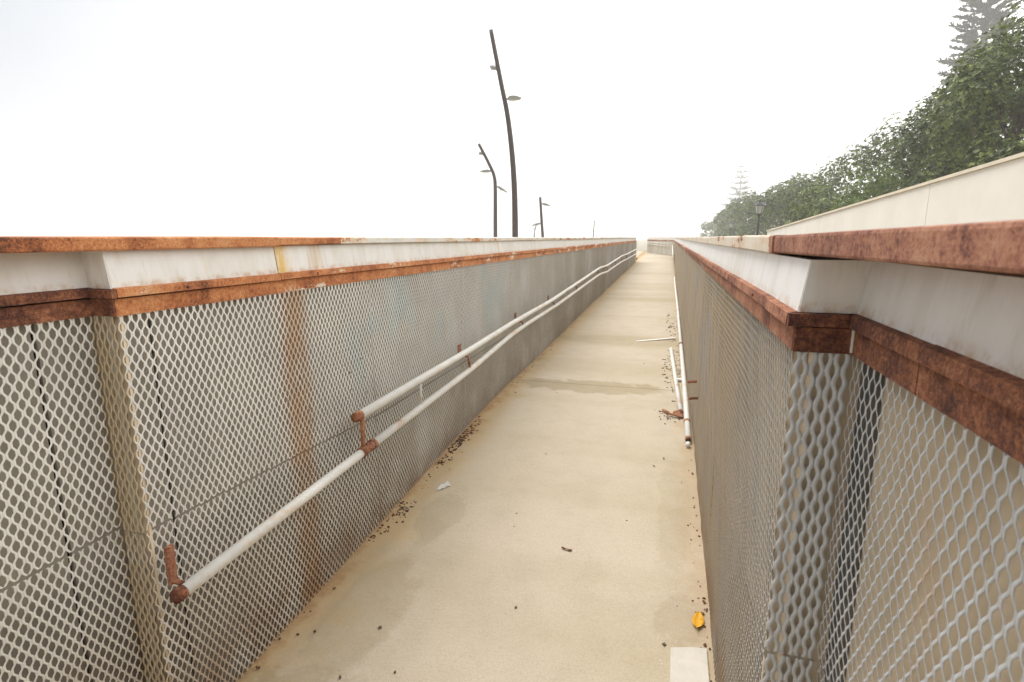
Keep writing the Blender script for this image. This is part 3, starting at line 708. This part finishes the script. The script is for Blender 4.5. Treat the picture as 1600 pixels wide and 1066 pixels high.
lamp_post((-12.57, 95, -.35), [(-12.57, 95, -.35), (-12.55, 95, 2), (-12.42, 95.2, 4.4)], .13, .08, [((-12.45, 95.2, 3.6), CR, .6, 0), ((-12.5, 95.2, 2.6), -CR, .6, 0)], 'faint far lamp post in the fog above the end of the left wall')
lamp_post((-22.3, 92.4, -.35), [(-22.3, 92.4, -.35), (-22.3, 92.4, 2.2), (-21.9, 92.5, 3.9)], .13, .09, [((-22.1, 92.4, 3.0), -CR, .6, -.1)], 'faintest far lamp post in the fog beside the short leaning pole')

# ------------------------------------------------------------------ lanterns
def lantern(base, ztop, label):
    root = empty('street_lantern', base); tag(root, label, 'street lantern', 'old-style lanterns in front of the trees')
    h = ztop - base[2]
    tube('post', [(0, 0, 0), (0, 0, .5), (0, 0, .55), (0, 0, h * .6), (0, 0, h - .52)], [.10, .085, .055, .045, .04], MAT['black'], root, 12)
    def fr(name, rings, m, parent=root, seg=6):
        v = []; f = []
        for r, z in rings: v += [(r * math.cos(2 * math.pi * k / seg), r * math.sin(2 * math.pi * k / seg), z) for k in range(seg)]
        for i in range(len(rings) - 1): f += [(i * seg + k, i * seg + (k + 1) % seg, (i + 1) * seg + (k + 1) % seg, (i + 1) * seg + k) for k in range(seg)]
        f += [tuple(range(seg))[::-1], tuple((len(rings) - 1) * seg + k for k in range(seg))]
        return mesh_obj(name, v, f, m, parent)
    fr('glass', [(.12, h - .50), (.205, h - .16)], MAT['lampglass']); fr('cradle', [(.03, h - .56), (.13, h - .53), (.13, h - .50)], MAT['black'])
    fr('roof', [(.27, h - .16), (.27, h - .14), (.15, h - .04), (.05, h - .01), (.03, h + .06)], MAT['black'])
    for k in range(6):
        a = 2 * math.pi * k / 6; ca, sa = math.cos(a), math.sin(a)
        tube('glazing_bar', [(.123 * ca, .123 * sa, h - .5), (.21 * ca, .21 * sa, h - .16)], .010, MAT['black'], root, 6)
lantern((3.80, 27, -.35), 3.09, 'nearer black street lantern with pale glass against the trees')
lantern((5.31, 54, -.35), 2.92, 'smaller farther street lantern fading in the fog by the hedge')

# ------------------------------------------------------------------ trees
def branch_tubes(specs, m, name, parent):
    V = []; F = []
    for pts, rad in specs:
        v, f = tube(None, smooth_pts(pts, 4), [rad[0] + (rad[1] - rad[0]) * i / (4 * (len(pts) - 1)) for i in range(4 * (len(pts) - 1) + 1)], None, seg=7)
        o = len(V); V += v; F += [tuple(q + o for q in t) for t in f]
    return mesh_obj(name, V, F, m, parent, True)
def leaf_cloud(name, centres, radii, n, size, m, parent, shell=.72, droop=.0):
    """rosettes of leaf-shaped faces over the outer shell of many clumps"""
    centres = np.array(centres); radii = np.array(radii)
    k = 9; m_ = n // k; n = m_ * k
    vol = (radii[:, 0] * radii[:, 1] * radii[:, 2]) ** .67; idx = rng.choice(len(centres), m_, p=vol / vol.sum())
    d = rng.normal(size=(m_, 3)); d[:, 2] = d[:, 2] * .8 + .45; d /= np.linalg.norm(d, axis=1)[:, None]
    rr = np.where(rng.random(m_) < .22, rng.uniform(.3, .75, m_), shell + (1 - shell) * rng.random(m_) ** .5 + rng.normal(0, .05, m_))
    p = centres[idx] + d * radii[idx] * rr[:, None]
    p = np.repeat(p, k, 0); d = np.repeat(d, k, 0) + np.array([0, 0, .35])
    L_ = size * np.repeat(rng.uniform(.7, 1.3, m_), k) * rng.uniform(.75, 1.15, n); Wd = L_ * rng.uniform(.36, .5, n)
    rnd_ = rng.normal(size=(n, 3)); rnd_ /= np.linalg.norm(rnd_, axis=1)[:, None]
    dn = d / np.linalg.norm(d, axis=1)[:, None]; tg = rnd_ - dn * (rnd_ * dn).sum(1)[:, None]; tg /= np.linalg.norm(tg, axis=1)[:, None]
    ax = dn * .28 + tg * .9; ax /= np.linalg.norm(ax, axis=1)[:, None]
    sdv = np.cross(ax, dn + rng.normal(0, .28, (n, 3))); sdv /= np.linalg.norm(sdv, axis=1)[:, None] + 1e-9
    nr = np.cross(sdv, ax)
    a = p; b = p + ax * (L_ * .5)[:, None] + sdv * (Wd * .5)[:, None] + nr * (Wd * .12)[:, None]
    c = p + ax * L_[:, None]; e = p + ax * (L_ * .5)[:, None] - sdv * (Wd * .5)[:, None] + nr * (Wd * .12)[:, None]
    V = np.stack([a, b, c, e], 1).reshape(-1, 3)
    # two triangles folded along the midrib
    i = np.arange(n) * 4
    F = np.concatenate([np.stack([i, i + 1, i + 2], 1), np.stack([i, i + 2, i + 3], 1)])
    return link(name, fast_mesh(name, V, F, m), parent)
def broadleaf(name, X, Y, rx, ry, z0, ztop, n, size, leaf, label, clumps=16, trunks=3, dens=1, shell=.72, group=None, cr=(.25, .40)):
    root = empty(name, (X, Y, -.35)); tag(root, label, 'shrub' if 'shrub' in name else 'tree', group)
    H_ = ztop + .35; zb = z0 + .35; C = []; Rr = []; clumps = int(clumps * 1.15)
    for k in range(clumps):
        a = k * 2.39996 + random.uniform(-.3, .3); t = (k + .5) / clumps; r = math.sqrt(t) * .78
        x = rx * r * math.cos(a); y = ry * r * math.sin(a)
        dome = math.sqrt(max(.05, 1 - r * r)); z = zb + (H_ - zb) * (random.uniform(.15, .78) * dome + .08)
        if k % 3 == 0: z = zb + (H_ - zb) * dome * random.uniform(.70, .82)
        q = random.uniform(*cr); C.append((x, y, z)); Rr.append((rx * q * 1.1, ry * q * 1.1, (H_ - zb) * q * .55))
    sp_ = []
    for k in range(trunks):
        a = random.random() * 6.28; bx, by = .12 * rx * math.cos(a), .12 * ry * math.sin(a)
        tg = C[(k * 5) % len(C)]
        mid = ((bx + tg[0]) / 2 + random.uniform(-.2, .2), (by + tg[1]) / 2 + random.uniform(-.2, .2), tg[2] * .5)
        sp_.append(([(bx, by, 0), ((bx + mid[0]) / 2 - .08, (by + mid[1]) / 2, mid[2] * .5), mid, tg], (.11, .04)))
        for j in range(4):
            t2 = C[(k * 5 + j * 2 + 1) % len(C)]
            sp_.append(([mid, ((mid[0] + t2[0]) / 2, (mid[1] + t2[1]) / 2, (mid[2] + t2[2]) / 2 - .12), t2], (.05, .015)))
    branch_tubes(sp_, MAT['bark'], 'trunk', root)
    leaf_cloud('crown', C, Rr, n, size, MAT[leaf], root, shell)
    return root
G_ = 'trees in a row beyond the parapet'
broadleaf('broadleaf_tree', 10.7, 14.8, 3.0, 3.4, 1.2, 8.1, 66000, .095, 'leafA', 'tallest olive green tree at the right edge, bare stems showing', 26, 6, group=G_)
broadleaf('broadleaf_tree', 8.9, 18.6, 2.0, 2.6, 1.0, 8.3, 62000, .092, 'leafA', 'rounded olive tree left of the tallest tree', 24, 5, group=G_)
broadleaf('broadleaf_tree', 8.7, 22.6, 1.6, 2.2, .6, 7.4, 46000, .095, 'leafB', 'dark green dense tree ending the nearest clump of trees', 20, 3, group=G_)
broadleaf('broadleaf_tree', 12.0, 21.5, 2.6, 3, 1.2, 8.4, 26000, .13, 'leafB', 'dark tree filling behind the rounded olive tree', 16, 3, group=G_)
broadleaf('broadleaf_tree', 10.0, 31, 3.0, 3.6, .3, 7.2, 52000, .11, 'leafB', 'broad tree with feathery top beyond the dark dense one', 24, 3, group=G_)
broadleaf('broadleaf_tree', 9.0, 38, 2.6, 3.4, .0, 6.7, 32000, .125, 'leafB', 'rounded mid green tree behind the nearer lantern, upper right of it', 20, 2, group=G_)
broadleaf('broadleaf_tree', 8.6, 46, 2.5, 4.0, .0, 6.7, 26000, .15, 'leafB', 'greyish tree right behind the nearer lantern', 18, 2, group=G_)
broadleaf('broadleaf_tree', 8.8, 56, 2.8, 4.5, .0, 7.0, 18000, .18, 'leafB', 'misty tree just left of the nearer lantern', 16, 2, group=G_)
broadleaf('broadleaf_tree', 8.9, 70, 2.9, 5.5, .0, 7.2, 14000, .22, 'leafB', 'pale misty tree around the farther lantern', 16, 2, group=G_)
broadleaf('broadleaf_tree', 8.8, 90, 3.0, 6.5, .0, 6.8, 6000, .36, 'leafB', 'palest far tree ending the row in the fog', 14, 2, group=G_)
broadleaf('broadleaf_tree', 9.3, 122, 3.2, 12, .0, 6.2, 4500, .42, 'leafB', 'ghostly low tree mass past the palest tree', 14, 2, group=G_)
broadleaf('broadleaf_shrub', 6.6, 20.8, 1.5, 2.2, .3, 4.0, 18000, .085, 'leafC', 'bright green low shrub just above the parapet slope', 16, 2)
broadleaf('broadleaf_shrub', 6.9, 30.5, 1.3, 2.2, .0, 4.6, 12000, .11, 'leafA', 'rounded yellow green shrub between the lantern and the bright low shrub', 16, 2)
broadleaf('broadleaf_shrub', 7.6, 14.6, 1.0, 1.8, .3, 4.4, 6000, .13, 'leafB', 'dark shrub under the olive tree above the parapet', 12, 2)

def norfolk(X, Y, H_, rb, whorls, label, m='needle', top=.1, dens=1.0, zlow=.2):
    root = empty('norfolk_pine', (X, Y, -.35)); tag(root, label, 'pine tree')
    branch_tubes([([(0, 0, 0), (.05, 0, H_ * .4), (-.05, 0, H_ * .75), (0, 0, H_)], (H_ * .016, .03))], MAT['bark'], 'trunk', root)
    V = []; F = []; sp_ = []
    for k in range(whorls):
        t = k / (whorls - 1); z = H_ * (zlow + (.985 - zlow) * t); r = rb * (1 - t ** 1.6) ** .9 + top
        nb = 7
        for j in range(nb):
            a = 2 * math.pi * (j + random.uniform(-.25, .25) + .5 * (k % 2)) / nb; rr = r * random.uniform(.8, 1.12)
            dx, dy = math.cos(a), math.sin(a); lift = rr * random.uniform(.12, .34) * (.3 + t)
            pts = [(0, 0, z), (dx * rr * .5, dy * rr * .5, z + lift * .15), (dx * rr, dy * rr, z + lift)]
            sp_.append((pts, (.06 * (1 - t) + .02, .012)))
            nq = int(95 * dens * (.35 + rr / rb))
            for q in range(nq):
                u = random.uniform(.25, 1.0); c = Vector((dx * rr * u, dy * rr * u, z + lift * u * u))
                tw = Vector((-dy * random.uniform(-1, 1), dx * random.uniform(-1, 1), random.uniform(-.05, .55))) + Vector((dx, dy, 0)) * .6
                tw.normalize(); ln = rr * .22 * random.uniform(.6, 1.3) * (1.15 - u * .5) + .1; sdw = tw.cross(Vector((random.uniform(-1, 1), random.uniform(-1, 1), 1))).normalized() * ln * .11
                b = len(V); V += [c - sdw * .6, c + tw * ln * .6 - sdw, c + tw * ln, c + tw * ln * .6 + sdw, c + sdw * .6]; F.append((b, b + 1, b + 2, b + 3, b + 4))
    for q in sp_: branch_tubes([q], MAT['bark'], 'branch', root)
    mesh_obj('crown', V, F, MAT[m], root)
norfolk(43.2, 103, 52, 5.6, 38, 'tall misty conifer rising behind the trees at the upper right', dens=1.5)
norfolk(32.6, 300, 42, 8.6, 14, 'faint tiered conifer far off above the end of the hedge', dens=1.4, zlow=.15)

# ------------------------------------------------------------------ haze
bm = box('haze', (-640, -640, -1.4), (640, 640, 56), MAT['ground'])
hm = bpy.data.materials.new('haze_air'); hm.use_nodes = True; n_ = hm.node_tree; n_.nodes.clear()
pv_ = n_.nodes.new('ShaderNodeVolumePrincipled'); pv_.inputs['Color'].default_value = (.99, .99, .99, 1); pv_.inputs['Density'].default_value = .0025
ho = n_.nodes.new('ShaderNodeOutputMaterial'); n_.links.new(pv_.outputs[0], ho.inputs['Volume'])
bm.data.materials.clear(); bm.data.materials.append(hm); tag(bm, 'pale sea fog filling the air', 'haze', kind='stuff')
